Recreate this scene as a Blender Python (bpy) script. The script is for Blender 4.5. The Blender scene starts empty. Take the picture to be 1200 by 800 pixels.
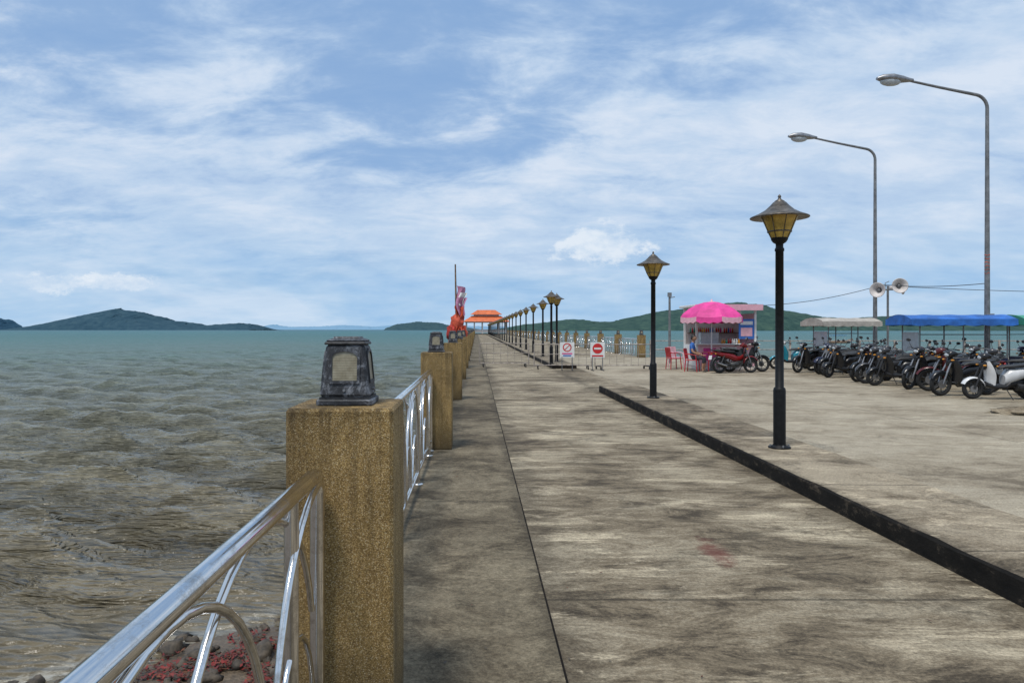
import bpy, math, random
import numpy as np
from mathutils import Vector, Matrix, noise, Euler
random.seed(7)
C=bpy.context; D=bpy.data
sc=C.scene
pi=math.pi
# ---------------------------------------------------------------- camera
cam=D.cameras.new("camera"); co=D.objects.new("camera",cam); sc.collection.objects.link(co)
co.location=(0,0,1.6); co.rotation_euler=(pi/2,0,0)
cam.lens=25.5; cam.sensor_width=36; cam.shift_x=0.035; cam.shift_y=-0.0117
cam.clip_start=0.05; cam.clip_end=60000
sc.camera=co
sc.view_settings.view_transform='Standard'; sc.view_settings.look='None'; sc.view_settings.exposure=0
# ---------------------------------------------------------------- node helpers
class NT:
    def __init__(s,tree): s.t=tree; s.n=tree.nodes; s.l=tree.links
    def new(s,typ,**k):
        n=s.n.new(typ)
        for a,b in k.items(): setattr(n,a,b)
        return n
    def set(s,sock,v):
        if hasattr(v,'is_output'): s.l.new(v,sock)
        elif v is not None: sock.default_value=v
    def math(s,op,a,b=None,c=None,clamp=False):
        n=s.new('ShaderNodeMath',operation=op,use_clamp=clamp)
        s.set(n.inputs[0],a)
        if b is not None: s.set(n.inputs[1],b)
        if c is not None: s.set(n.inputs[2],c)
        return n.outputs[0]
    def pos(s): return s.new('ShaderNodeNewGeometry').outputs['Position']
    def obj(s): return s.new('ShaderNodeTexCoord').outputs['Object']
    def mapping(s,v,scale=(1,1,1),loc=(0,0,0),rot=(0,0,0)):
        n=s.new('ShaderNodeMapping'); s.l.new(v,n.inputs[0])
        n.inputs['Location'].default_value=loc; n.inputs['Rotation'].default_value=rot; n.inputs['Scale'].default_value=scale
        return n.outputs[0]
    def noise(s,v,scale=1,detail=6,rough=0.6,dist=0):
        n=s.new('ShaderNodeTexNoise'); s.l.new(v,n.inputs['Vector'])
        n.inputs['Scale'].default_value=scale;n.inputs['Detail'].default_value=detail
        n.inputs['Roughness'].default_value=rough;n.inputs['Distortion'].default_value=dist
        return n.outputs[0]
    def vor(s,v,scale=1,feature='F1'):
        n=s.new('ShaderNodeTexVoronoi',feature=feature); s.l.new(v,n.inputs['Vector']); n.inputs['Scale'].default_value=scale
        return n
    def ramp(s,f,pts,interp='LINEAR'):
        n=s.new('ShaderNodeValToRGB'); s.l.new(f,n.inputs[0]); r=n.color_ramp; r.interpolation=interp
        while len(r.elements)<len(pts): r.elements.new(0.5)
        for e,(p,c) in zip(r.elements,pts):
            e.position=p; e.color=(c,c,c,1) if not hasattr(c,'__len__') else (c[0],c[1],c[2],1)
        return n.outputs[0]
    def mr(s,f,a,b,c=0,d=1,smooth=False):
        n=s.new('ShaderNodeMapRange'); s.l.new(f,n.inputs[0])
        if smooth: n.interpolation_type='SMOOTHSTEP'
        for i,v in enumerate((a,b,c,d)): n.inputs[i+1].default_value=v
        return n.outputs[0]
    def mix(s,f,a,b,mode='MIX'):
        n=s.new('ShaderNodeMix',data_type='RGBA',blend_type=mode)
        s.set(n.inputs[0],f)
        for i,v in ((6,a),(7,b)):
            if hasattr(v,'is_output'): s.l.new(v,n.inputs[i])
            else:
                n.inputs[i].default_value=(v[0],v[1],v[2],1)
        return n.outputs[2]
    def bump(s,h,strength=0.3,dist=0.01,normal=None):
        n=s.new('ShaderNodeBump'); s.l.new(h,n.inputs['Height']); n.inputs['Strength'].default_value=strength; n.inputs['Distance'].default_value=dist
        if normal is not None: s.l.new(normal,n.inputs['Normal'])
        return n.outputs[0]
def newmat(name):
    m=D.materials.new(name); m.use_nodes=True
    nt=NT(m.node_tree); b=nt.n['Principled BSDF']
    return m,nt,b
def simple(name,col,rough=0.5,metal=0,var=0.12,scale=8,bump=0.0,bscale=60,spec=None,emis=None):
    m,nt,b=newmat(name)
    v=nt.obj()
    n=nt.noise(v,scale,3,0.65)
    dark=[c*(1-var*1.6) for c in col]; lite=[min(1,c*(1+var)) for c in col]
    nt.l.new(nt.ramp(n,[(0.3,dark),(0.7,lite)]),b.inputs['Base Color'])
    b.inputs['Roughness'].default_value=rough; b.inputs['Metallic'].default_value=metal
    if spec is not None: b.inputs['Specular IOR Level'].default_value=spec
    if bump: nt.l.new(nt.bump(nt.noise(v,bscale,3,0.6),bump,0.01),b.inputs['Normal'])
    return m
# ---------------------------------------------------------------- mesh builder
class MB:
    def __init__(s): s.v=[];s.f=[];s.m=[];s.sm=[];s.mats=[]
    def mi(s,mat):
        if mat not in s.mats: s.mats.append(mat)
        return s.mats.index(mat)
    def add(s,vs,fs,mat,smooth=False):
        o=len(s.v); s.v+= [tuple(v) for v in vs]; k=s.mi(mat)
        for f in fs: s.f.append(tuple(i+o for i in f)); s.m.append(k); s.sm.append(smooth)
    def box(s,c,size,mat,rot=None,top=1.0,bev=0.0):
        x,y,z=[a/2 for a in size]; t=top
        if bev>0:
            b=min(bev,x*.9,y*.9,z*.9)
            def oct(zz,inx,tt):
                xx=x*tt-inx;yy=y*tt-inx
                return [(-xx+b,-yy,zz),(xx-b,-yy,zz),(xx,-yy+b,zz),(xx,yy-b,zz),(xx-b,yy,zz),(-xx+b,yy,zz),(-xx,yy-b,zz),(-xx,-yy+b,zz)]
            b2=b*0.999
            rs=[oct(-z,b2*.7,1),oct(-z+b,0,1),oct(z-b,0,t),oct(z,b2*.7,t)]
            vs=[p for r in rs for p in r]
            fs=[tuple(range(7,-1,-1)),tuple(range(24,32))]
            for k in range(3):
                for i in range(8):
                    j=(i+1)%8; fs.append((k*8+i,k*8+j,k*8+8+j,k*8+8+i))
        else:
            vs=[(-x,-y,-z),(x,-y,-z),(x,y,-z),(-x,y,-z),(-x*t,-y*t,z),(x*t,-y*t,z),(x*t,y*t,z),(-x*t,y*t,z)]
            fs=[(3,2,1,0),(4,5,6,7),(0,1,5,4),(1,2,6,5),(2,3,7,6),(3,0,4,7)]
        R=Euler(rot).to_matrix() if rot else None
        out=[]
        for v in vs:
            v=Vector(v)
            if R: v=R@v
            out.append(v+Vector(c))
        s.add(out,fs,mat)
    def tube(s,pts,r,mat,n=10,closed=False,cap=True):
        pts=[Vector(p) for p in pts]; N=len(pts)
        rs=r if hasattr(r,'__len__') else [r]*N
        vs=[];fs=[]
        prev=None
        for i,p in enumerate(pts):
            if closed: t=pts[(i+1)%N]-pts[i-1]
            elif i==0: t=pts[1]-p
            elif i==N-1: t=p-pts[i-1]
            else: t=(pts[i+1]-p).normalized()+(p-pts[i-1]).normalized()
            t.normalize()
            if prev is None:
                u=Vector((0,0,1)) if abs(t.z)<0.9 else Vector((1,0,0))
                u=(u-t*u.dot(t)).normalized()
            else:
                u=(prev-t*prev.dot(t)).normalized()
            prev=u; w=t.cross(u)
            for k in range(n):
                a=2*pi*k/n
                vs.append(p+(u*math.cos(a)+w*math.sin(a))*rs[i])
        M=N if closed else N-1
        for i in range(M):
            j=(i+1)%N
            for k in range(n):
                l=(k+1)%n
                fs.append((i*n+k,i*n+l,j*n+l,j*n+k))
        s.add(vs,fs,mat,True)
        if cap and not closed:
            s.add(vs[:n],[tuple(range(n-1,-1,-1))],mat); s.add(vs[-n:],[tuple(range(n))],mat)
    def cyl(s,a,b,r,mat,n=14,r2=None): s.tube([a,b],[r,r if r2 is None else r2],mat,n)
    def lathe(s,prof,o,mat,n=24,axis=None,smooth=True):
        vs=[];fs=[]
        R=Matrix.Identity(3)
        if axis is not None: R=Vector(axis).normalized().to_track_quat('Z','Y').to_matrix()
        for r,z in prof:
            for k in range(n):
                a=2*pi*k/n; vs.append(R@Vector((r*math.cos(a),r*math.sin(a),z))+Vector(o))
        for i in range(len(prof)-1):
            for k in range(n):
                l=(k+1)%n; fs.append((i*n+k,i*n+l,(i+1)*n+l,(i+1)*n+k))
        s.add(vs,fs,mat,smooth)
    def ell(s,c,r,mat,nu=14,nv=9,rot=None,fn=None):
        vs=[];fs=[]
        R=Euler(rot).to_matrix() if rot else Matrix.Identity(3)
        for j in range(nv+1):
            ph=-pi/2+pi*j/nv
            for i in range(nu):
                a=2*pi*i/nu
                v=Vector((math.cos(a)*math.cos(ph),math.sin(a)*math.cos(ph),math.sin(ph)))
                if fn: v=fn(v)
                vs.append(R@Vector((v.x*r[0],v.y*r[1],v.z*r[2]))+Vector(c))
        for j in range(nv):
            for i in range(nu):
                k=(i+1)%nu; fs.append((j*nu+i,j*nu+k,(j+1)*nu+k,(j+1)*nu+i))
        s.add(vs,fs,mat,True)
    def loft(s,secs,mat,n=14,e=2.6):
        vs=[];fs=[]
        for (x,y,z,hw,hh) in secs:
            for k in range(n):
                a=2*pi*k/n; c=math.cos(a);q=math.sin(a)
                vs.append((x,y+hw*math.copysign(abs(c)**(2/e),c),z+hh*math.copysign(abs(q)**(2/e),q)))
        for i in range(len(secs)-1):
            for k in range(n):
                l=(k+1)%n; fs.append((i*n+k,i*n+l,(i+1)*n+l,(i+1)*n+k))
        s.add(vs,fs,mat,True)
        s.add(vs[:n],[tuple(range(n-1,-1,-1))],mat,True); s.add(vs[-n:],[tuple(range(n))],mat,True)
    def mesh(s,name):
        me=D.meshes.new(name); me.from_pydata(s.v,[],s.f)
        for m in s.mats: me.materials.append(m)
        me.polygons.foreach_set('material_index',s.m); me.polygons.foreach_set('use_smooth',s.sm); me.update()
        return me
    def obj(s,name,loc=(0,0,0),rz=0):
        return place(s.mesh(name),name,loc,rz)
def place(me,name,loc=(0,0,0),rz=0,rot=None,scale=None):
    o=D.objects.new(name,me); sc.collection.objects.link(o); o.location=loc
    o.rotation_euler=rot if rot else (0,0,rz)
    if scale: o.scale=scale
    return o
# ---------------------------------------------------------------- materials
def concrete(name,dark,mid,light,red=False,joint=None,white=0.5,aniso=2.6,bias=0.0,brush=0.5,seams=(),damp=0.6,dthr=(0.52,0.62),cracks=0.0):
    m,nt,b=newmat(name); p=nt.pos()
    sx=nt.new('ShaderNodeSeparateXYZ'); nt.l.new(p,sx.inputs[0])
    big=nt.noise(nt.mapping(p,(0.38,0.38*aniso**0.5,0.3)),1,3,0.6,0.5)
    st=nt.noise(nt.mapping(p,(1.5,1.5*aniso,1)),1.0,8,0.86,0.5)
    br=nt.noise(nt.mapping(p,(2.6,17,1),loc=(4,7,0)),1.0,4,0.8)
    f=nt.math('ADD',nt.math('MULTIPLY',st,0.62),nt.math('MULTIPLY',big,0.38))
    f=nt.math('ADD',f,bias)
    col=nt.ramp(f,[(0.41,dark),(0.48,mid),(0.565,light)])
    d=nt.noise(nt.mapping(p,(1.0,1.0*aniso*0.7,1),loc=(1,5,0)),1.0,8,0.84,0.4)
    dm=nt.mr(d,dthr[0],dthr[1],0,1)
    for (x0,wd,am) in seams:
        q=nt.math('ABSOLUTE',nt.math('SUBTRACT',sx.outputs[0],x0))
        q=nt.math('ADD',q,nt.math('MULTIPLY',nt.math('SUBTRACT',st,0.5),wd*3.0))
        dm=nt.math('MAXIMUM',dm,nt.mr(q,0.0,wd,am,0,True))
    col=nt.mix(nt.math('MULTIPLY',dm,damp),col,[c*0.6 for c in dark])
    w=nt.noise(nt.mapping(p,(0.9,0.9*aniso*1.7,1),loc=(13,2,0),rot=(0,0,0.05)),1.0,7,0.82,0.5)
    wm=nt.math('MULTIPLY',nt.mr(w,0.53,0.60,0,1),nt.mr(big,0.42,0.53,0.1,1))
    wm=nt.math('MULTIPLY',wm,nt.mr(br,0.38,0.58,0.3,1))
    col=nt.mix(nt.math('MULTIPLY',wm,white),col,[min(1,c*1.7) for c in light])
    col=nt.mix(brush,col,nt.mr(br,0.3,0.7,0.55,1.35),'MULTIPLY')
    g=nt.noise(p,48,4,0.85)
    col=nt.mix(0.95,col,nt.mr(g,0.3,0.7,0.45,1.5),'MULTIPLY')
    hgt=nt.math('ADD',nt.math('MULTIPLY',g,0.5),nt.math('MULTIPLY',br,0.9*brush))
    if cracks:
        wv=nt.new('ShaderNodeVectorMath',operation='ADD'); nt.l.new(p,wv.inputs[0])
        cmb=nt.new('ShaderNodeCombineXYZ'); nt.l.new(nt.math('MULTIPLY',st,1.3),cmb.inputs[0]); nt.l.new(nt.math('MULTIPLY',d,1.3),cmb.inputs[1]); nt.l.new(cmb.outputs[0],wv.inputs[1])
        e=nt.vor(nt.mapping(wv.outputs[0],(0.35,0.30,0)),1,'DISTANCE_TO_EDGE').outputs['Distance']
        ck=nt.math('MULTIPLY',nt.mr(e,0.0015,0.005,1,0),nt.mr(big,0.5,0.56,0,cracks))
        col=nt.mix(ck,col,[c*0.4 for c in dark])
    if joint:
        jx,jy,ox,oy=joint
        wob=nt.math('MULTIPLY',nt.math('SUBTRACT',g,0.5),0.05)
        ms=None
        for ax,(sp,of) in enumerate(((jx,ox),(jy,oy))):
            if not sp: continue
            q=nt.math('ADD',nt.math('ADD',sx.outputs[ax],wob),-of)
            q=nt.math('ABSOLUTE',nt.math('SUBTRACT',nt.math('FRACT',nt.math('ADD',nt.math('DIVIDE',q,sp),0.5)),0.5))
            q=nt.math('MULTIPLY',q,sp)
            k=nt.mr(q,0.004,0.02,1,0)
            ms=k if ms is None else nt.math('MAXIMUM',ms,k)
        col=nt.mix(nt.math('MULTIPLY',ms,0.7),col,[c*0.4 for c in dark])
    if red:
        v=nt.new('ShaderNodeVectorMath',operation='SUBTRACT'); nt.l.new(p,v.inputs[0]); v.inputs[1].default_value=(1.72,5.2,0)
        v2=nt.mapping(v.outputs[0],(8,2.6,1),rot=(0,0,0))
        L=nt.new('ShaderNodeVectorMath',operation='LENGTH'); nt.l.new(v2,L.inputs[0])
        q=nt.math('ADD',L.outputs['Value'],nt.math('MULTIPLY',nt.math('SUBTRACT',st,0.5),3.0))
        col=nt.mix(nt.mr(q,0.4,1.0,0.6,0),col,(0.13,0.03,0.024))
    nt.l.new(col,b.inputs['Base Color'])
    b.inputs['Roughness'].default_value=0.88
    b.inputs['Specular IOR Level'].default_value=0.25
    nt.l.new(nt.bump(hgt,0.65,0.012),b.inputs['Normal'])
    return m
M_lane=concrete('weathered_concrete_lane',(0.058,0.044,0.028),(0.180,0.142,0.093),(0.32,0.27,0.19),red=True,joint=(0,9.0,0,4.3),white=0.9,aniso=2.0,brush=0.30,seams=((0.42,0.40,0.9),(3.15,0.28,0.85)),bias=0.004)
M_strip=concrete('weathered_concrete_walkway',(0.042,0.032,0.019),(0.105,0.083,0.053),(0.19,0.157,0.105),joint=(0,4.5,0,2.2),white=0.5,aniso=1.1,brush=0.12,seams=((-0.75,0.35,0.8),(0.40,0.14,0.7)))
M_plaza=concrete('weathered_concrete_plaza',(0.15,0.12,0.083),(0.265,0.22,0.155),(0.36,0.31,0.23),joint=(3.45,5.0,7.7,3.0),white=0.5,bias=0.02,aniso=1.5,brush=0.2,dthr=(0.56,0.68),seams=((12.3,1.6,0.35),),cracks=0.5)
M_median=concrete('weathered_concrete_median',(0.06,0.046,0.029),(0.19,0.15,0.10),(0.32,0.265,0.187),joint=(0,2.0,0,0.7),white=0.8,aniso=1.4,brush=0.2,seams=((3.15,0.16,0.9),))
M_wallc=simple('sea_wall_concrete',(0.13,0.11,0.085),0.9,var=0.4,scale=2,bump=0.4,bscale=14)
def mk_kerb():
    m,nt,b=newmat('black_kerb_paint'); p=nt.pos()
    n=nt.noise(nt.mapping(p,(4,4,9)),1,8,0.78)
    col=nt.ramp(n,[(0.3,(0.005,0.005,0.005)),(0.54,(0.016,0.014,0.012)),(0.64,(0.075,0.060,0.045))])
    nt.l.new(col,b.inputs['Base Color']); b.inputs['Roughness'].default_value=0.85
    b.inputs['Specular IOR Level'].default_value=0.15
    nt.l.new(nt.bump(n,0.6,0.02),b.inputs['Normal']); return m
M_kerb=mk_kerb()
def mk_pebble():
    m,nt,b=newmat('pebble_wash_render'); p=nt.pos()
    v=nt.vor(p,300); cc=nt.new('ShaderNodeSeparateColor'); nt.l.new(v.outputs['Color'],cc.inputs[0])
    col=nt.ramp(cc.outputs[0],[(0.0,(0.14,0.084,0.03)),(0.3,(0.28,0.175,0.06)),(0.62,(0.42,0.275,0.098)),(0.86,(0.54,0.38,0.16)),(1.0,(0.68,0.56,0.35))])
    col=nt.mix(nt.mr(v.outputs['Distance'],0.3,0.8,0,0.6),col,(0.10,0.062,0.024))
    big=nt.noise(nt.mapping(p,(3,3,1.6)),1,6,0.75,0.5)
    col=nt.mix(1.0,col,nt.mr(big,0.3,0.7,0.5,1.22),'MULTIPLY')
    sx=nt.new('ShaderNodeSeparateXYZ'); nt.l.new(p,sx.inputs[0])
    run=nt.noise(nt.mapping(p,(16,16,0.9)),1,4,0.65)
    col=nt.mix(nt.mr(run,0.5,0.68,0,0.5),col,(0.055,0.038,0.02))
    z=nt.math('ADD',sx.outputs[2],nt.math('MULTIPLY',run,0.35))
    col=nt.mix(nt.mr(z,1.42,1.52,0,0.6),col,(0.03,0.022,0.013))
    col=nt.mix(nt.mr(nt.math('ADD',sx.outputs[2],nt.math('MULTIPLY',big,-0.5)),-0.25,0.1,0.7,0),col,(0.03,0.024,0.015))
    nt.l.new(col,b.inputs['Base Color']); b.inputs['Roughness'].default_value=0.8; b.inputs['Specular IOR Level'].default_value=0.3
    nt.l.new(nt.bump(v.outputs['Distance'],0.8,-0.003),b.inputs['Normal']); return m
M_peb=mk_pebble()
def mk_steel():
    m,nt,b=newmat('stainless_steel'); v=nt.obj()
    n=nt.noise(nt.mapping(v,(1,0.5,1)),16,5,0.75)
    nt.l.new(nt.ramp(n,[(0.34,(0.50,0.47,0.43)),(0.5,(0.74,0.73,0.72))]),b.inputs['Base Color'])
    b.inputs['Metallic'].default_value=1; nt.l.new(nt.mr(n,0.3,0.6,0.28,0.10),b.inputs['Roughness'])
    return m
M_steel=mk_steel()
M_lblack=simple('lantern_weathered_black',(0.02,0.021,0.024),0.6,var=0.5,scale=25,bump=0.5,bscale=70)
def mk_lantern():
    m,nt,b=newmat('lantern_weathered_shell'); v=nt.obj()
    n=nt.noise(v,14,7,0.8,0.6)
    nt.l.new(nt.ramp(n,[(0.40,(0.010,0.011,0.014)),(0.51,(0.032,0.034,0.04)),(0.58,(0.15,0.16,0.18)),(0.70,(0.32,0.33,0.35))]),b.inputs['Base Color'])
    b.inputs['Roughness'].default_value=0.6
    nt.l.new(nt.bump(n,0.5,0.006),b.inputs['Normal']); return m
M_lshell=mk_lantern()
def mk_lglass():
    m,nt,b=newmat('lantern_frosted_glass'); v=nt.obj()
    sx=nt.new('ShaderNodeSeparateXYZ'); nt.l.new(v,sx.inputs[0])
    n=nt.noise(v,20,5,0.7)
    w=nt.math('SINE',nt.math('MULTIPLY',sx.outputs[2],620))
    c=nt.ramp(n,[(0.3,(0.18,0.15,0.09)),(0.7,(0.36,0.33,0.24))])
    c=nt.mix(0.4,c,nt.mr(w,-1,1,0.6,1.2),'MULTIPLY')
    nt.l.new(c,b.inputs['Base Color']); b.inputs['Roughness'].default_value=0.3
    return m
M_lglass=mk_lglass()
M_pole=simple('black_pole_paint',(0.006,0.0065,0.007),0.5,var=0.4,scale=20,spec=0.25)
M_cap=simple('lamp_cap_metal',(0.14,0.12,0.10),0.42,metal=0.7,var=0.5,scale=9)
M_amber=simple('lamp_amber_glass',(0.46,0.30,0.06),0.18,var=0.35,scale=7)
M_grey=simple('galvanised_steel',(0.20,0.205,0.21),0.55,metal=0.4,var=0.25,scale=5)
M_white=simple('white_paint',(0.72,0.72,0.70),0.5,var=0.1,scale=5)
M_wdirty=simple('off_white_paint',(0.6,0.55,0.52),0.55,var=0.15,scale=4)
M_bar=simple('rusty_barrier_paint',(0.36,0.31,0.27),0.6,var=0.45,scale=6)
M_red=simple('red_paint',(0.55,0.02,0.02),0.45)
M_pink=simple('pink_canvas',(0.72,0.05,0.28),0.65,var=0.2,scale=2)
M_pinkl=simple('pale_pink_panel',(0.72,0.40,0.46),0.55,var=0.1)
M_blue=simple('blue_canvas',(0.02,0.13,0.45),0.65,var=0.3,scale=2)
M_green=simple('green_canvas',(0.05,0.30,0.20),0.65,var=0.2,scale=3)
M_signb=simple('blue_sign_print',(0.04,0.14,0.45),0.5)
M_redpl=simple('red_plastic',(0.45,0.02,0.03),0.35)
M_tyre=simple('tyre_rubber',(0.016,0.016,0.016),0.85,var=0.3,scale=30)
M_alloy=simple('cast_alloy',(0.30,0.30,0.31),0.4,metal=0.8,var=0.2)
M_engine=simple('engine_metal',(0.08,0.08,0.08),0.5,metal=0.6,var=0.4,scale=30)
M_seat=simple('seat_vinyl',(0.018,0.017,0.017),0.5,var=0.3)
M_plast=simple('black_plastic',(0.02,0.02,0.022),0.5,var=0.3)
M_chrome=simple('chrome',(0.6,0.6,0.6),0.2,metal=1,var=0.1)
M_glass=simple('headlight_lens',(0.45,0.48,0.5),0.08,var=0.1)
M_tail=simple('tail_light_lens',(0.35,0.01,0.01),0.15)
M_orange=simple('orange_fabric',(0.55,0.08,0.035),0.7,var=0.35,scale=5)
M_yellow=simple('amber_lens',(0.6,0.25,0.02),0.3)
M_wood=simple('weathered_wood',(0.20,0.13,0.08),0.85,var=0.4,scale=6,bump=0.4,bscale=20)
M_roof=simple('orange_roof_tiles',(0.62,0.15,0.05),0.7,var=0.2,scale=1.0)
# ---------------------------------------------------------------- sky and sun
SUN_EL=math.radians(66); SUN_AZ=math.radians(-150)
w=D.worlds.new("World"); sc.world=w; w.use_nodes=True
nt=NT(w.node_tree); bg=nt.n['Background']
sky=nt.new('ShaderNodeTexSky',sky_type='NISHITA'); sky.sun_disc=False; sky.sun_elevation=SUN_EL; sky.sun_rotation=SUN_AZ
sky.air_density=1.0; sky.dust_density=0.6; sky.ozone_density=1.5
dv=nt.new('ShaderNodeTexCoord').outputs['Generated']
sx=nt.new('ShaderNodeSeparateXYZ'); nt.l.new(dv,sx.inputs[0])
zc=nt.math('MAXIMUM',sx.outputs[2],0.0)
den=nt.math('ADD',zc,0.26)
cx=nt.new('ShaderNodeCombineXYZ'); nt.l.new(nt.math('DIVIDE',sx.outputs[0],den),cx.inputs[0]); nt.l.new(nt.math('DIVIDE',sx.outputs[1],den),cx.inputs[1])
cp=cx.outputs[0]
n1=nt.noise(nt.mapping(cp,(1.0,1.5,1),rot=(0,0,0.3),loc=(9.3,4.7,0)),1.0,5,0.55,0.3)
n2=nt.noise(nt.mapping(cp,(3.4,5.2,1),rot=(0,0,0.2),loc=(7.1,3.2,0)),1.0,6,0.64,0.25)
n3=nt.noise(nt.mapping(cp,(0.45,0.7,1),loc=(1.3,5.2,0)),1.0,2,0.5)
cov=nt.math('ADD',nt.math('MULTIPLY',n1,0.44),nt.math('ADD',nt.math('MULTIPLY',n2,0.28),nt.math('MULTIPLY',n3,0.28)))
# clearer towards the upper left
gap=nt.new('ShaderNodeVectorMath',operation='DISTANCE'); nt.l.new(dv,gap.inputs[0]); gap.inputs[1].default_value=Vector((-0.60,1,0.42)).normalized()
cov=nt.math('SUBTRACT',cov,nt.mr(gap.outputs['Value'],0.0,0.26,0.085,0.0,True))
gap2=nt.new('ShaderNodeVectorMath',operation='DISTANCE'); nt.l.new(nt.mapping(dv,(1,1,4)),gap2.inputs[0]); q_=Vector((-0.58,1,0.125)).normalized(); gap2.inputs[1].default_value=(q_.x,q_.y,q_.z*4)
cov=nt.math('SUBTRACT',cov,nt.mr(gap2.outputs['Value'],0.0,0.22,0.05,0.0,True))
cov=nt.mr(cov,0.385,0.49,0.38,1.0,True)
shade=nt.math('ADD',nt.math('MULTIPLY',n2,0.6),nt.math('MULTIPLY',n1,0.4))
ccol=nt.ramp(shade,[(0.37,(4.1,5.6,7.9)),(0.50,(5.1,6.5,8.4)),(0.62,(6.8,7.7,9.0))])
blue=nt.mix(0.65,sky.outputs[0],(1.6,3.7,7.4))
c=nt.mix(cov,blue,ccol)
hz=nt.mr(zc,0.0,0.20,0.8,0.0,True)
hn=nt.noise(nt.mapping(dv,(3,3,13)),1.0,5,0.62,0.3)
hcol=nt.ramp(hn,[(0.38,(2.9,5.2,8.0)),(0.5,(4.1,6.1,8.3)),(0.62,(5.9,7.3,8.9))])
c=nt.mix(hz,c,hcol)
pn=nt.noise(nt.mapping(dv,(1,1,1.7),loc=(1,0,0)),22,6,0.66)
def puff(c,px,py,rx,rz,amt,lo=0.38,hi=0.72):
    d=Vector(((px-558)/850,1,(386-py)/850)).normalized()
    v=nt.new('ShaderNodeVectorMath',operation='SUBTRACT'); nt.l.new(dv,v.inputs[0]); v.inputs[1].default_value=d
    q=nt.mapping(v.outputs[0],(1/rx,1/rx,1/rz))
    L=nt.new('ShaderNodeVectorMath',operation='LENGTH'); nt.l.new(q,L.inputs[0])
    f=nt.math('SUBTRACT',nt.math('MULTIPLY',pn,2.1),nt.math('MULTIPLY',L.outputs['Value'],0.62))
    k=nt.mr(f,lo,hi,0,amt,True)
    sh=nt.mix(nt.mr(pn,0.42,0.62,0,1),(5.8,7.1,8.7),(7.9,8.6,9.4))
    return nt.mix(k,c,sh)
c=puff(c,712,288,0.058,0.026,0.85,0.34,0.72)
c=puff(c,45,331,0.06,0.012,0.75,0.34,0.7)
c=puff(c,140,333,0.05,0.010,0.7,0.34,0.7)
nt.l.new(c,bg.inputs[0]); bg.inputs[1].default_value=0.1
sl=D.lights.new("sun",'SUN'); so=D.objects.new("sun",sl); sc.collection.objects.link(so)
sl.energy=2.6; sl.angle=math.radians(12.0); sl.color=(1.0,0.95,0.87)
sd=Vector((math.sin(SUN_AZ)*math.cos(SUN_EL),math.cos(SUN_AZ)*math.cos(SUN_EL),math.sin(SUN_EL)))
so.rotation_euler=sd.to_track_quat('Z','Y').to_euler(); so.location=(0,0,30)
# ---------------------------------------------------------------- sea
SEA=-2.0
def polar(name,zfun,mat,r0,r1,g,na,a0,a1):
    nr=int(math.log(r1/r0)/math.log(g))+1
    r=r0*g**np.arange(nr); a=np.radians(np.linspace(a0,a1,na))
    R,A=np.meshgrid(r,a,indexing='ij'); X=R*np.sin(A); Y=R*np.cos(A); Z=zfun(X,Y,R)
    co=np.stack([X,Y,Z],-1).reshape(-1,3).astype(np.float32)
    i=np.arange(nr-1)[:,None]*na+np.arange(na-1)[None,:]
    q=np.stack([i,i+na,i+na+1,i+1],-1)[:,:,::-1].reshape(-1,4)
    me=D.meshes.new(name); me.vertices.add(len(co)); me.vertices.foreach_set('co',co.ravel())
    me.loops.add(q.size); me.loops.foreach_set('vertex_index',q.ravel().astype(np.int32))
    me.polygons.add(len(q)); me.polygons.foreach_set('loop_start',np.arange(0,q.size,4,dtype=np.int32))
    me.polygons.foreach_set('use_smooth',np.ones(len(q),bool)); me.update(calc_edges=True); me.validate()
    me.materials.append(mat)
    if me.polygons[0].normal.z<0: me.flip_normals()
    return place(me,name)
rng=np.random.RandomState(11)
waves=[]
for i in range(56):
    wl=0.36*(4.6/0.36)**(i/55.0)
    th=math.radians(-96+rng.normal(0,27))
    waves.append((wl,math.cos(th),math.sin(th),rng.rand()*6.28,0.0135*wl**0.80))
def seaz(X,Y,R):
    Z=np.zeros_like(X)
    for wl,cx_,cy_,ph,am in waves:
        k=2*pi/wl
        jx=0.12*wl*np.sin(X*0.9/wl+ph*2)+0.10*wl*np.sin(Y*0.8/wl+ph*5)
        s=np.sin(k*(X*cx_+Y*cy_+jx)+ph)
        fade=np.clip((wl/(R*0.0105*2.2))-0.6,0,1)
        env=np.clip(0.6+0.55*np.sin(X*0.33*(1+wl*.1)+ph*3)*np.sin(Y*0.27+ph),0.1,2)
        Z+=am*env*fade*(np.exp(s*1.2)-1.39)
    shore=np.clip(((-1.4*X+1.8*Y)-19.3)/2.28/5.0,0.18,1)
    return SEA+Z*shore
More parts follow.
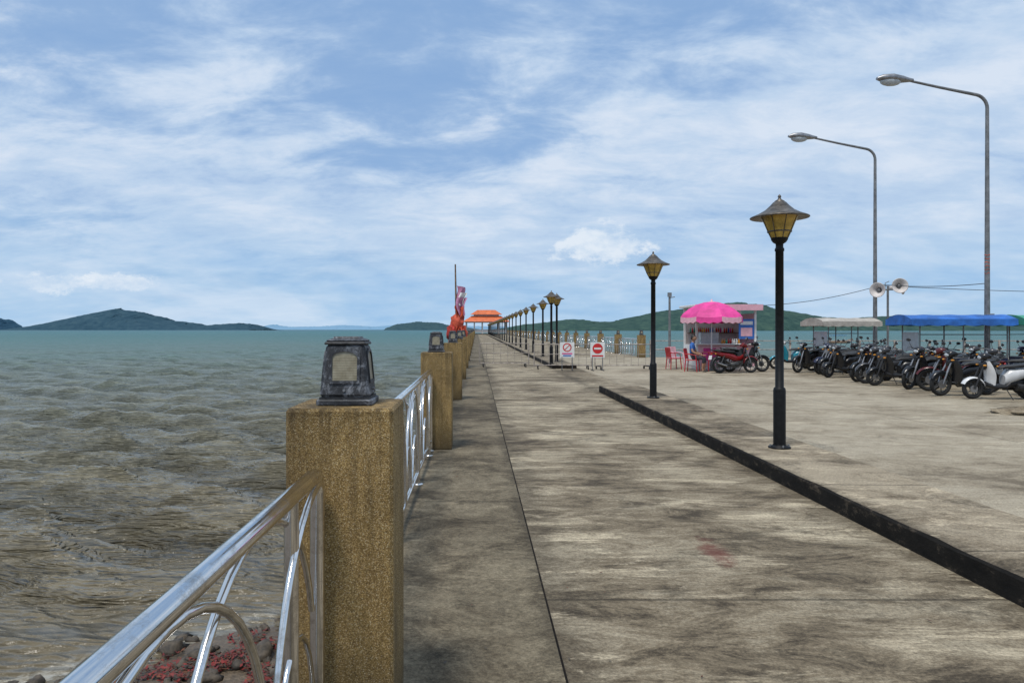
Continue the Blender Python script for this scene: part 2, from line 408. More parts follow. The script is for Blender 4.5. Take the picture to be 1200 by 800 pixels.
def mk_water():
    m,nt,b=newmat('sea_water'); p=nt.pos()
    L=nt.new('ShaderNodeVectorMath',operation='LENGTH'); nt.l.new(p,L.inputs[0]); d=L.outputs['Value']
    ld=nt.math('LOGARITHM',d,10)
    sx=nt.new('ShaderNodeSeparateXYZ'); nt.l.new(p,sx.inputs[0])
    n=nt.noise(nt.mapping(p,(0.012,0.04,1)),1,3,0.6)
    h2=nt.noise(nt.mapping(p,(0.50,1.0,1),rot=(0,0,-0.1)),1,4,0.6)
    f=nt.math('ADD',nt.mr(ld,0.7,3.4),nt.math('MULTIPLY',nt.math('SUBTRACT',n,0.5),0.16))
    col=nt.ramp(f,[(0.0,(0.16,0.122,0.072)),(0.20,(0.14,0.12,0.078)),(0.36,(0.12,0.128,0.095)),(0.50,(0.088,0.135,0.112)),(0.66,(0.058,0.145,0.138)),(0.85,(0.045,0.145,0.155)),(1.0,(0.04,0.12,0.145))])
    col=nt.mix(0.7,col,nt.mr(h2,0.35,0.65,0.78,1.18),'MULTIPLY')
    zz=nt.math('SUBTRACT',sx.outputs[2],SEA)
    col=nt.mix(1.0,col,nt.mr(zz,-0.14,0.20,0.75,1.3),'MULTIPLY')  # wave shading painted into the colour: troughs darker, crests lighter
    fo=nt.noise(nt.mapping(p,(0.45,1.5,1)),1.0,7,0.8)
    fm=nt.mr(fo,0.66,0.72,0,0.75)
    s=nt.math('DIVIDE',nt.math('SUBTRACT',nt.math('ADD',nt.math('MULTIPLY',sx.outputs[0],-1.4),nt.math('MULTIPLY',sx.outputs[1],1.8)),19.34),2.28)
    wob=nt.noise(nt.mapping(p,(1.2,1.2,0)),1,6,0.75,0.5)
    s2=nt.math('ADD',s,nt.math('MULTIPLY',nt.math('SUBTRACT',wob,0.5),2.6))
    sf=nt.math('MULTIPLY',nt.mr(nt.math('ABSOLUTE',nt.math('SUBTRACT',s2,0.35)),0.0,0.25,1,0),nt.mr(wob,0.45,0.6,0.1,0.5))
    fm=nt.math('MAXIMUM',fm,sf)
    col=nt.mix(fm,col,(0.62,0.62,0.57))
    nt.l.new(col,b.inputs['Base Color'])
    nt.l.new(nt.mr(ld,0.9,2.6,0.17,0.45),b.inputs['Roughness'])
    b.inputs['IOR'].default_value=1.33; b.inputs['Specular IOR Level'].default_value=0.42
    h1=nt.noise(nt.mapping(p,(3.2,4.8,1),rot=(0,0,0.15)),1,4,0.6)
    h3=nt.noise(nt.mapping(p,(0.05,0.13,1)),1,6,0.75)
    nb=nt.bump(h1,0.9,0.075); nb=nt.bump(h2,0.7,0.22,nb); nb=nt.bump(h3,0.9,3.0,nb)
    nt.l.new(nb,b.inputs['Normal']); return m
M_water=mk_water()
polar('sea',seaz,M_water,4.0,40000,1.0105,640,-115,115)
def shore_s(X,Y): return (19.34-(-1.4*X+1.8*Y))/2.28
def bedz(X,Y,R):
    s=shore_s(X,Y)
    z=SEA+np.where(s>0,0.11*s,0.16*s)
    z=np.clip(z,-7,-1.0)
    z=z+0.04*np.sin(X*2.1+Y*1.3)*np.sin(Y*1.9-X*.7)*np.exp(-R/40)+0.02*np.sin(X*7+1)*np.sin(Y*6.1)*np.exp(-R/30)
    return z
def mk_beach():
    m,nt,b=newmat('wet_beach_sand'); p=nt.pos()
    n=nt.noise(p,1.3,6,0.7); g=nt.noise(p,40,4,0.7); v=nt.vor(p,16)
    c=nt.ramp(n,[(0.3,(0.045,0.032,0.02)),(0.5,(0.10,0.072,0.044)),(0.7,(0.17,0.125,0.08))])
    c=nt.mix(0.8,c,nt.mr(g,0.3,0.7,0.5,1.4),'MULTIPLY')
    c=nt.mix(0.6,c,nt.mr(v.outputs['Distance'],0,0.7,0.5,1.3),'MULTIPLY')
    nt.l.new(c,b.inputs['Base Color']); b.inputs['Roughness'].default_value=0.5
    nt.l.new(nt.bump(nt.math('ADD',g,v.outputs['Distance']),0.7,0.03),b.inputs['Normal']); return m
polar('beach_ground',bedz,mk_beach(),0.3,40000,1.05,200,-180,180)
M_rock=simple('shore_rock',(0.075,0.058,0.040),0.7,var=0.55,scale=9,bump=0.6,bscale=25)
M_weed=simple('red_seaweed',(0.17,0.014,0.009),0.6,var=0.5,scale=12)
M_weed2=simple('brown_leaf_litter',(0.12,0.04,0.016),0.75,var=0.5,scale=12)
mb=MB()
for i in range(620):
    x=random.uniform(-6,-0.9); y=random.uniform(4.5,12)
    s=float(shore_s(x,y))
    if s<-0.5 or s>4: continue
    r=random.uniform(0.02,0.10)*(1.6 if random.random()<0.12 else 1)
    z=float(bedz(np.array(x),np.array(y),np.array(8.0)))
    sd_=Vector((random.random()*9,random.random()*9,random.random()*9))
    mb.ell((x,y,z+r*0.15),(r*random.uniform(.8,1.4),r,r*random.uniform(.5,.8)),M_rock,9,6,rot=(0,0,random.random()*3),fn=lambda v:v*(1+0.75*noise.noise(v*1.4+sd_)))
mb.obj('beach_rocks')
mb=MB()
for i in range(7000):
    cx_=random.gauss(-2.45,0.75); cy_=random.gauss(7.3,0.55)
    s=float(shore_s(cx_,cy_))
    if s<0.15 or s>3.2 or cx_>-0.9: continue
    if noise.noise(Vector((cx_*2.2,cy_*2.2,0)))<-0.03: continue
    z=float(bedz(np.array(cx_),np.array(cy_),np.array(8.0)))+random.uniform(0.005,0.06)
    l=random.uniform(0.015,0.045); a=random.random()*6.28; t=random.uniform(-.5,.5)
    u=Vector((math.cos(a),math.sin(a),t))*l; q=Vector((-math.sin(a),math.cos(a),random.uniform(-.6,.6)))*l*0.38
    o=Vector((cx_,cy_,z)); mb.add([o-u,o+q,o+u,o-q],[(0,1,2,3)],random.choice([M_weed,M_weed,M_weed2,M_rock]))
mb.obj('seaweed_litter')
# ---------------------------------------------------------------- pier slabs
def slab(name,x0,x1,y0,y1,zt,zb,mat,side=None,bev=0.0):
    mb=MB(); side=side or M_wallc
    mb.add([(x0,y0,zt),(x1,y0,zt),(x1,y1,zt),(x0,y1,zt)],[(0,1,2,3)],mat)
    mb.add([(x0,y0,zb),(x1,y0,zb),(x1,y1,zb),(x0,y1,zb),(x0,y0,zt),(x1,y0,zt),(x1,y1,zt),(x0,y1,zt)],[(3,2,1,0),(0,1,5,4),(1,2,6,5),(2,3,7,6),(3,0,4,7)],side)
    return mb.obj(name)
PEND=226
slab('walkway_pavement',-0.82,0.405,-8,PEND,0.012,-0.45,M_strip)
slab('pier_deck',0.42,4.2,-8,PEND,0,-0.45,M_lane)
slab('pier_deck',4.204,9.7,42,PEND,0,-0.45,M_lane)
slab('parking_plaza_pavement',4.204,70,-8,42-0.004,0.0,-6.5,M_plaza)
slab('expansion_joint',0.404,0.421,-8,PEND,-0.006,-0.44,M_kerb)
mb=MB()
for y in np.arange(1.5,PEND,6.8):
    mb.box((4.4,y,-0.65),(10.0,0.5,0.38),M_wallc)
    for x in (-0.4,4.4,9.2): mb.cyl((x,y,-6.5),(x,y,-0.66),0.2,M_wallc,12)
mb.obj('pier_piles')
mb=MB()
for i in range(160):
    y=3+30*random.random()**1.8
    x=random.choice([random.gauss(0.5,0.4),3.05-abs(random.gauss(0,0.25)),-0.3+abs(random.gauss(0,0.2)),random.uniform(0.5,3.0),random.uniform(4.4,9)])
    if x<-0.25 or 3.08<x<4.3: continue
    l=random.uniform(0.006,0.018); a=random.random()*6.28
    u=Vector((math.cos(a),math.sin(a),0.1))*l; q=Vector((-math.sin(a),math.cos(a),0.15))*l*random.uniform(.3,.6)
    o=Vector((x,y,(0.012 if x<0.42 else 0)+0.010)); mb.add([o-u,o+q,o+u,o-q],[(0,1,2,3)],random.choice([M_weed2,M_rock]))
mb.obj('leaf_litter')
def median(y0,y1,x0=3.15,x1=4.2):
    mb=MB(); h=0.165; n=max(2,int((y1-y0)/0.2)); 
    prof=[(x0,0.001),(x0+0.006,h-0.022),(x0+0.022,h-0.003),(x0+0.115,h),(x1-0.03,h),(x1,h-0.03),(x1,0.001)]
    vs=[]
    for i in range(n+1):
        y=y0+(y1-y0)*i/n
        for k,(x,z) in enumerate(prof):
            dx=0.014*noise.noise(Vector((y*1.7,k*.3,z)))+0.008*noise.noise(Vector((y*6,k*.3,z))) if k<3 else 0
            dz=0.010*noise.noise(Vector((y*2.3,k,4))) if k>0 and k<6 else 0
            if k==0: dx=0
            vs.append((x+dx,y,z+dz))
    P=len(prof)
    for k in range(P-1):
        fs=[(i*P+k,i*P+k+1,(i+1)*P+k+1,(i+1)*P+k) for i in range(n)]
        fs=[tuple(reversed(f)) for f in fs]
        mb.add(vs,fs,M_kerb if (k<2 or k>=4) else M_median)
    mb.add(vs[:P],[tuple(range(P))],M_kerb); mb.add(vs[-P:],[tuple(range(P-1,-1,-1))],M_kerb)
    return mb.obj('raised_median_kerb')
median(-8,18.6); median(29.6,PEND-4,3.1,4.1)
# ---------------------------------------------------------------- pillars, lanterns, railings
PH=1.283
mb=MB()
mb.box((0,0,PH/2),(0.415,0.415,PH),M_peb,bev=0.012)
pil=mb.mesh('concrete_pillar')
mb=MB()
mb.box((0,0,0.0125),(0.222,0.222,0.025),M_lshell,bev=0.005)
mb.box((0,0,0.028),(0.20,0.20,0.012),M_lblack)
def frus(z0,z1,a0,a1,mat,b=0.01):
    mb.box((0,0,(z0+z1)/2),(a0,a0,z1-z0),mat,top=a1/a0,bev=b)
frus(0.033,0.245,0.200,0.158,M_lshell,0.012)
frus(0.244,0.256,0.168,0.164,M_lblack,0.004)
frus(0.255,0.276,0.156,0.11,M_lshell,0.006)
for k in range(4):
    a=k*pi/2; R=Matrix.Rotation(a,3,'Z')
    def fp(u,z,o):
        half=0.100-(z-0.033)/0.212*0.021
        return R@Vector((u,-half-o,z))
    def outline(hw,zb,zt,o):
        pts=[fp(-hw,zb,o),fp(hw,zb,o),fp(hw,zt-hw*0.45,o)]
        for j in range(1,8):
            t=pi*j/8; pts.append(fp(hw*math.cos(t),zt-hw*0.45+hw*0.45*math.sin(t),o))
        pts.append(fp(-hw,zt-hw*0.45,o)); return pts
    outp=outline(0.062,0.088,0.228,0.006); inn=outline(0.050,0.100,0.216,0.006); back=outline(0.050,0.100,0.216,0.0012)
    base=outline(0.062,0.088,0.228,-0.004)
    n=len(outp)
    mb.add(outp+inn,[(i,(i+1)%n,n+(i+1)%n,n+i) for i in range(n)],M_lshell)
    mb.add(outp+base,[(n+i,n+(i+1)%n,(i+1)%n,i) for i in range(n)],M_lshell)
    mb.add(inn+back,[(i,(i+1)%n,n+(i+1)%n,n+i) for i in range(n)],M_lblack)
    mb.add(back,[tuple(range(n))],M_lglass)
    mb.cyl(fp(0,0.062,0.002),fp(0,0.062,0.010),0.006,M_alloy,8)
lan=mb.mesh('pillar_lantern')
def railing_mesh(length,zt=1.045,n=12):
    mb=MB(); L=length; rr=0.07
    top=[(0,0.035,0.0),(0,0.035,zt-rr)]+[(0,0.035+rr*(1-math.cos(t)),zt-rr+rr*math.sin(t)) for t in np.linspace(0.2,pi/2,6)]
    pts=top+[(0,L-y,z) for _,y,z in reversed(top)]
    mb.tube(pts,0.029,M_steel,n+6)
    mb.tube([(0,0.05,0.12),(0,L-0.05,0.12)],0.019,M_steel,n)
    posts=[0.42,L-0.42]+[L*i/3 for i in (1,2)]
    for y in posts: mb.tube([(0,y,0.0),(0,y,zt-.01)],0.025,M_steel,n)
    for y in posts+[0.035,L-0.035]: mb.lathe([(0.055,0.0),(0.055,0.006),(0.03,0.012)],(0,y,0.0),M_steel,14)
    N=max(1,round(L/0.70)); st=L/N
    for i in range(0,N+1):
        yc=i*st; pts=[]
        for j in range(0,25):
            t=pi*j/24; y=yc-st*0.98*math.cos(t); z=0.13+0.89*math.sin(t)**0.8
            if y<0.04 or y>L-0.04: continue
            pts.append((0.0+ (0.014 if i%2 else -0.014),y,z))
        if len(pts)>2: mb.tube(pts,0.0125,M_steel,max(6,n-2))
    for i in range(N):
        yc=(i+.5)*st; pts=[]
        for j in range(0,13):
            t=pi*j/12; pts.append((0,yc-st*0.36*math.cos(t),0.13+0.42*math.sin(t)))
        mb.tube(pts,0.010,M_steel,max(6,n-4))
    return mb.mesh('steel_railing')
SP=6.8; PX=-0.5275; Y1=3.0
r1=railing_mesh(SP-0.45); r2=railing_mesh(SP-0.45,n=6)
ys=[Y1+SP*i for i in range(-1,33)]
for i,y in enumerate(ys):
    if y>PEND-1: break
    place(pil,'concrete_pillar',(PX,y,0.012))
    place(lan,'pillar_lantern',(PX-0.005+random.uniform(-.01,.01),y,0.012+PH),random.uniform(-.06,.06)+(-0.02 if i==1 else 0))
    if y+SP<PEND: place(r1 if i<3 else r2,'steel_railing',(-0.6,y+0.225,0.012))
y=41.5; i=0
while y<PEND-1:
    place(pil,'concrete_pillar',(9.45,y,0.0)); place(lan,'pillar_lantern',(9.45,y,PH))
    if y+SP<PEND: place(r2,'steel_railing',(9.45,y+0.225,0.0))
    y+=SP
mb=MB(); L=56
for z in (0.45,0.95): mb.tube([(0,0,z),(L,0,z)],0.024,M_bar,8)
for k in range(0,29): mb.box((k*2.0,0,0.5),(0.09,0.09,1.0),M_bar)
mb.obj('plaza_guard_rail',(10.0,41.6,0))
# ---------------------------------------------------------------- post lamps
mb=MB()
mb.lathe([(0.0,0.0),(0.13,0.0),(0.13,0.018),(0.085,0.03),(0.078,0.04)],(0,0,0),M_pole,20)
for k in range(4):
    a=k*pi/2+.78; mb.cyl((.11*math.cos(a),.11*math.sin(a),.018),(.11*math.cos(a),.11*math.sin(a),.045),.012,M_grey,6)
mb.lathe([(0.072,0.03),(0.072,0.70),(0.066,0.725),(0.050,0.74),(0.047,2.38),(0.055,2.385),(0.055,2.41),(0.044,2.43),(0.044,2.47),(0.075,2.49),(0.095,2.52),(0.10,2.545)],(0,0,0),M_pole,20)
mb.lathe([(0.098,2.545),(0.135,2.62),(0.175,2.72),(0.215,2.80),(0.218,2.81)],(0,0,0),M_amber,24)
for k in range(8):
    a=k*pi/4; pts=[(r*math.cos(a),r*math.sin(a),z) for r,z in ((0.102,2.545),(0.139,2.62),(0.179,2.72),(0.22,2.81))]
    mb.tube(pts,0.005,M_cap,6)
mb.lathe([(0.139,2.612),(0.144,2.62),(0.139,2.628)],(0,0,0),M_cap,24)
mb.lathe([(0.0,2.800),(0.20,2.800),(0.335,2.782),(0.342,2.79),(0.335,2.80),(0.25,2.835),(0.17,2.88),(0.11,2.935),(0.075,2.975),(0.06,2.98),(0.058,2.99),(0.025,3.01),(0.014,3.03),(0.022,3.045),(0.012,3.062),(0.0,3.075)],(0,0,0),M_cap,28)
lamp=mb.mesh('post_lamp')
for (x,y,z) in [(3.68,8.8,0.165),(3.71,15.2,0.165)]: place(lamp,'post_lamp',(x,y,z),random.random())
place(lamp,'post_lamp',(3.15,30.4,0.165)); place(lamp,'post_lamp',(3.6,32.4,0.165))
y=38.6
while y<PEND-8: place(lamp,'post_lamp',(3.55,y,0.165),random.random()); y+=6.5
# ---------------------------------------------------------------- tall street lights
def street(H,name='street_light'):
    mb=MB()
    mb.box((0,0,0.012),(0.34,0.34,0.024),M_grey); 
    pts=[(0,0,0.02),(0,0,1.2),(0,0,H-0.55)]; rs=[0.085,0.08,0.05]
    for j in range(1,8):
        t=pi/2*j/7*0.86; pts.append((-0.42*(1-math.cos(t)),0,H-0.55+0.42*math.sin(t))); rs.append(0.048)
    x0,_,z0=pts[-1]
    pts.append((x0-1.1,0,z0+0.22)); rs.append(0.04); pts.append((x0-2.15,0,z0+0.45)); rs.append(0.034)
    mb.tube(pts,rs,M_grey,12)
    ex,ez=x0-2.1,z0+0.45
    mb.loft([(ex+0.18,0,ez-0.01,0.045,0.045),(ex+0.02,0,ez,0.08,0.07),(ex-0.15,0,ez+0.02,0.13,0.10),(ex-0.45,0,ez+0.05,0.18,0.13),(ex-0.76,0,ez+0.055,0.15,0.10),(ex-0.92,0,ez+0.04,0.06,0.04)],M_alloy,16,2.2)
    mb.ell((ex-0.50,0,ez-0.04),(0.33,0.15,0.15),M_glass,16,8)
    return mb
mb=street(8.85); 
for k in range(6):
    z=3.3+0.11*k
    mb.tube([(0.062*math.cos(t),0.062*math.sin(t),z+0.02*math.sin(3*t+k)) for t in np.linspace(0,6.0,10)],0.014,M_orange,6)
mb.box((0,-0.1,1.9),(0.22,0.14,0.35),M_grey,bev=0.01)
mb.obj('street_light',(15.5,22,0))
street(8.7).obj('street_light',(15.4,28,0))
mb=MB(); mb.tube([(0,0,0),(0,0,3.3)],[0.07,0.05],M_grey,10); mb.box((0,0,3.25),(0.16,0.16,0.2),M_grey); mb.tube([(0,0,3.1),(0.25,0,3.15)],0.02,M_grey,6)
mb.obj('utility_pole',(9.2,34.5,0))
def horn(mb,o,ax,s=1.0):
    mb.lathe([(0.0,-0.30*s),(0.08*s,-0.30*s),(0.085*s,-0.14*s),(0.05*s,-0.12*s),(0.055*s,-0.05*s),(0.10*s,0.05*s),(0.17*s,0.14*s),(0.27*s,0.20*s),(0.285*s,0.21*s),(0.265*s,0.205*s),(0.16*s,0.13*s),(0.08*s,0.03*s),(0.05*s,-0.05*s),(0.0,-0.05*s)],o,M_wdirty,22,axis=ax)
    mb.lathe([(0.0,0.12*s),(0.05*s,0.11*s),(0.075*s,0.04*s),(0.0,0.02*s)],o,M_grey,14,axis=ax)
mb=MB(); mb.tube([(0,0,0),(0,0,3.25)],0.04,M_grey,10); mb.tube([(-0.45,0,3.1),(0.45,0,3.1)],0.025,M_grey,8)
mb.tube([(-0.1,0,3.1),(-0.1,0,3.35),(0.05,0,3.42)],0.015,M_grey,8)
horn(mb,(-0.36,-0.1,3.08),(-0.75,-0.6,0.0)); horn(mb,(0.34,-0.1,3.22),(-0.25,-0.95,0.08)); horn(mb,(0.46,0.16,3.18),(0.97,-0.2,0.0),0.9)
mb.obj('horn_loudspeakers',(15.55,27.4,0))
def wire(name,a,b,sag):
    mb=MB(); a=Vector(a);b=Vector(b)
    mb.tube([a.lerp(b,t)-Vector((0,0,sag*4*t*(1-t))) for t in np.linspace(0,1,24)],0.012,M_plast,5); mb.obj(name)
wire('overhead_cable',(10.9,30.5,2.6),(15.4,27.9,3.25),0.22)
wire('overhead_cable',(15.4,27.9,3.35),(15.5,22,3.0),0.1)
wire('overhead_cable',(15.5,28,3.3),(30,27,3.0),0.15)
# ---------------------------------------------------------------- motorcycles
def arc_strip(mb,cx,cz,r,a0,a1,hw,mat,n=10):
    vs=[];fs=[]
    for i in range(n+1):
        a=a0+(a1-a0)*i/n
        for y,dr in ((-hw,-0.03),(-hw*.7,0.0),(hw*.7,0.0),(hw,-0.03)):
            vs.append((cx+(r+dr)*math.cos(a),y,cz+(r+dr)*math.sin(a)))
    for i in range(n):
        for k in range(3): fs.append((i*4+k,i*4+k+1,(i+1)*4+k+1,(i+1)*4+k))
    mb.add(vs,fs,mat,True)
def wheel(mb,x,R,y=0,w=0.045,spokes=6):
    mb.tube([(x+(R-w)*math.cos(t),y,R+(R-w)*math.sin(t)) for t in np.linspace(0,2*pi,25)[:-1]],w,M_tyre,10,closed=True)
    mb.tube([(x+(R-w*1.9)*math.cos(t),y,R+(R-w*1.9)*math.sin(t)) for t in np.linspace(0,2*pi,25)[:-1]],0.014,M_engine,6,closed=True)
    mb.cyl((x,y-0.055,R),(x,y+0.055,R),0.045,M_engine,12)
    mb.cyl((x,y+0.05,R),(x,y+0.056,R),R*0.36,M_alloy,18)
    for k in range(spokes):
        a=2*pi*k/spokes+.3; mb.tube([(x+.03*math.cos(a),y,R+.03*math.sin(a)),(x+(R-w*1.8)*math.cos(a+.12),y,R+(R-w*1.8)*math.sin(a+.12))],0.011,M_engine,6)
def moto(mb,body,accent,scooter=False,basket=False,spk=6):
    R=0.245 if scooter else 0.29
    fx,rx=0.63,-0.62
    wheel(mb,fx,R,spokes=spk); wheel(mb,rx,R,w=0.05,spokes=spk)
    for y in (-0.075,0.075):
        mb.tube([(fx,y,R),(fx-0.09,y,R+0.26),(fx-0.2,y*.8,0.80)],[0.02,0.026,0.02],M_alloy if not scooter else M_plast,8)
        mb.tube([(rx,y*1.2,R),(rx+0.16,y*1.3,0.62)],[0.028,0.022],M_engine,8)
        mb.tube([(rx,y*1.1,R),(-0.1,y*.9,0.33)],0.024,M_engine,8)
    arc_strip(mb,fx,R,R+0.035,math.radians(25),math.radians(165),0.065,body)
    arc_strip(mb,rx,R,R+0.05,math.radians(60),math.radians(200),0.07,M_plast)
    mb.tube([(0.44,0,0.72),(0.34,0,1.0)],0.03,M_plast,8)
    mb.loft([(0.29,0,1.0,0.10,0.055),(0.36,0,1.01,0.125,0.075),(0.44,0,1.0,0.11,0.085),(0.50,0,0.98,0.075,0.065),(0.52,0,0.975,0.04,0.035)],body if not scooter else accent,14)
    mb.ell((0.49,0,0.975),(0.045,0.072,0.052),M_glass,12,8)
    mb.tube([(0.24,-0.36,1.02),(0.30,-0.20,1.035),(0.35,0,1.01),(0.30,0.20,1.035),(0.24,0.36,1.02)],0.014,M_engine,8)
    for sgn in (-1,1):
        mb.tube([(0.235,sgn*0.37,1.019),(0.285,sgn*0.25,1.032)],0.02,M_plast,8)
        mb.tube([(0.29,sgn*0.34,1.02),(0.32,sgn*0.22,1.03)],0.007,M_chrome,6)
        mb.tube([(0.30,sgn*0.22,1.04),(0.31,sgn*0.30,1.15),(0.29,sgn*0.34,1.20)],0.007,M_plast,6)
        mb.ell((0.285,sgn*0.35,1.225),(0.018,0.065,0.042),M_plast,10,6)
        mb.ell((0.265,sgn*0.35,1.225),(0.006,0.055,0.034),M_chrome,10,6)
        mb.ell((0.455,sgn*0.13,0.86 if not scooter else 0.8),(0.045,0.03,0.022),M_yellow,8,6)
        mb.ell((-0.80,sgn*0.10,0.70),(0.035,0.028,0.022),M_yellow,8,6)
    vs=[];fs=[];rows=8
    for i in range(rows+1):
        t=i/rows; z=0.90-0.56*t; xx=0.47-0.10*t-0.04*math.sin(t*pi); hw=0.10+0.12*math.sin(min(1,t*1.5)*pi/2)*(1-0.35*t*t)
        for k in range(7):
            u=-1+2*k/6; vs.append((xx-0.12*u*u-0.02,hw*u,z))
    for i in range(rows):
        for k in range(6): fs.append((i*7+k,i*7+k+1,(i+1)*7+k+1,(i+1)*7+k))
    mb.add(vs,fs,body,True); mb.add([(v[0]-0.012,v[1]*0.985,v[2]) for v in vs],[tuple(reversed(f)) for f in fs],M_plast,True)
    mb.loft([(0.49,0,0.78,0.03,0.05),(0.45,0,0.80,0.075,0.10),(0.38,0,0.80,0.09,0.12),(0.34,0,0.8,0.06,0.1)],accent,12)
    if scooter:
        mb.loft([(0.38,0,0.36,0.14,0.06),(0.2,0,0.30,0.17,0.05),(-0.05,0,0.30,0.17,0.05),(-0.14,0,0.36,0.15,0.09)],M_plast,14,3.5)
        mb.loft([(-0.04,0,0.45,0.11,0.12),(-0.14,0,0.53,0.155,0.17),(-0.4,0,0.59,0.16,0.13),(-0.7,0,0.66,0.13,0.08),(-0.92,0,0.72,0.06,0.035)],body,16,2.8)
        mb.loft([(-0.1,0,0.36,0.12,0.10),(-0.35,0,0.38,0.12,0.10),(-0.5,0,0.42,0.08,0.06)],M_plast,12)
        mb.loft([(-0.3,0.1,0.30,0.06,0.09),(-0.62,0.1,0.26,0.06,0.08),(-0.7,0.1,0.25,0.04,0.06)],M_engine,12)
        mb.tube([(-0.15,-0.13,0.22),(-0.4,-0.15,0.24),(-0.86,-0.16,0.36)],[0.03,0.055,0.05],M_plast,10)
        mb.tube([(-0.42,-0.20,0.25),(-0.74,-0.215,0.34)],0.02,M_alloy,8)
        sz=0.77
    else:
        mb.loft([(0.34,0,0.60,0.05,0.08),(0.22,0,0.53,0.055,0.08),(0.08,0,0.52,0.06,0.09),(-0.06,0,0.57,0.085,0.13),(-0.3,0,0.64,0.11,0.10),(-0.6,0,0.68,0.11,0.075),(-0.84,0,0.74,0.07,0.045),(-0.94,0,0.76,0.03,0.02)],body,14)
        mb.loft([(0.22,0,0.34,0.06,0.06),(0.12,0,0.33,0.10,0.10),(-0.02,0,0.31,0.12,0.11),(-0.16,0,0.30,0.10,0.09),(-0.22,0,0.30,0.06,0.05)],M_engine,14)
        for k in range(5): mb.box((0.17+0.028*k,0,0.38),(0.009,0.13,0.12),M_alloy)
        mb.tube([(0.20,-0.09,0.30),(0.05,-0.13,0.20),(-0.3,-0.15,0.22),(-0.42,-0.16,0.25),(-0.88,-0.18,0.40)],[0.018,0.018,0.02,0.045,0.042],M_engine,10)
        mb.tube([(-0.44,-0.205,0.26),(-0.8,-0.22,0.37)],0.018,M_chrome,8)
        mb.tube([(-0.05,0.25,0.29),(-0.05,-0.25,0.29)],0.012,M_plast,8)
        mb.loft([(-0.06,0.085,0.30,0.02,0.05),(-0.3,0.09,0.29,0.025,0.045),(-0.64,0.09,0.285,0.02,0.05)],M_plast,10)
        sz=0.775
    mb.loft([(0.06,0,sz-0.05,0.05,0.02),(-0.03,0,sz-0.01,0.10,0.04),(-0.25,0,sz-0.005,0.125,0.045),(-0.45,0,sz+0.02,0.13,0.045),(-0.70,0,sz+0.05,0.11,0.04),(-0.80,0,sz+0.055,0.06,0.02)],M_seat,14)
    mb.tube([(-0.62,-0.12,sz),(-0.88,-0.11,sz+0.07),(-0.95,0,sz+0.09),(-0.88,0.11,sz+0.07),(-0.62,0.12,sz)],0.012,M_engine,8)
    mb.ell((-0.92,0,0.70),(0.035,0.08,0.04),M_tail,10,6)
    mb.box((-0.965,0,0.57),(0.008,0.20,0.15),M_white,rot=(0,0.25,0))
    mb.tube([(-0.05,0.12,0.27),(-0.12,0.28,0.02)],0.012,M_plast,6)
    if basket:
        for z in (0.72,0.83,0.95):
            mb.tube([(0.50,-0.15,z),(0.76,-0.13,z),(0.76,0.13,z),(0.50,0.15,z)],0.006,M_plast,5,closed=True)
        for k in range(7):
            y=-0.13+k*0.043; mb.tube([(0.76,y,0.95),(0.74,y,0.72),(0.52,y,0.72)],0.004,M_plast,5)
        for k in range(5):
            for y in (-0.145,0.145): mb.tube([(0.52+.055*k,y,0.95),(0.52+.055*k,y*.93,0.72)],0.004,M_plast,5)
cols={n:simple('bike_paint_'+n,c,0.25,var=0.06) for n,c in dict(black=(0.012,0.012,0.014),white=(0.66,0.66,0.66),red=(0.20,0.010,0.012),maroon=(0.08,0.008,0.009),navy=(0.012,0.018,0.05),teal=(0.02,0.24,0.33),grey=(0.05,0.05,0.055),silver=(0.25,0.25,0.26)).items()}
def bikemesh(*a,**k):
    mb=MB(); moto(mb,*a,**k); return mb.mesh('motorcycle')
V=[bikemesh(cols['white'],cols['black'],scooter=True),
   bikemesh(cols['black'],cols['maroon'],basket=True),
   bikemesh(cols['red'],cols['black']),
   bikemesh(cols['black'],cols['grey'],scooter=True),
   bikemesh(cols['navy'],cols['silver']),
   bikemesh(cols['teal'],cols['white'],scooter=True),
   bikemesh(cols['grey'],cols['black']),
   bikemesh(cols['black'],cols['black']),
   bikemesh(cols['maroon'],cols['black'])]
def putbike(v,x,y,ang,steer=0): 
    a=math.radians(ang)
    o=place(V[v],'motorcycle',(x,y,0)); o.rotation_euler=(math.radians(-5+random.uniform(-3,2)),0,a)
    k=random.uniform(0.98,1.07); o.scale=(k,k,k); return o
row=[0,7,8,7,3,6,7,1,3,7,4,7]
yy=16.7
for i,v in enumerate(row):
    putbike(v,12.1+random.uniform(-.35,.35)+(0.045*(yy-16.6)),yy,180+random.uniform(-22,30)); yy+=0.92+random.uniform(-.2,.25)
putbike(5,12.75,29.4,185)
yy=18.0
for i,v in enumerate([7,3,6,7,1,3,7,3]):
    putbike(v,14.3+random.uniform(-.3,.3),yy,180+random.uniform(-30,30)); yy+=1.15+random.uniform(-.2,.4)
for x,y,v,a in [(13.2,15.9,7,172),(13.9,17.2,7,165),(14.8,16.9,3,185),(16.4,18.2,1,190),(16.6,19.8,3,180),(18.0,20.6,7,175)]:
    putbike(v,x,y,a)
putbike(2,9.5,26.6,12); putbike(7,10.15,27.3,8)
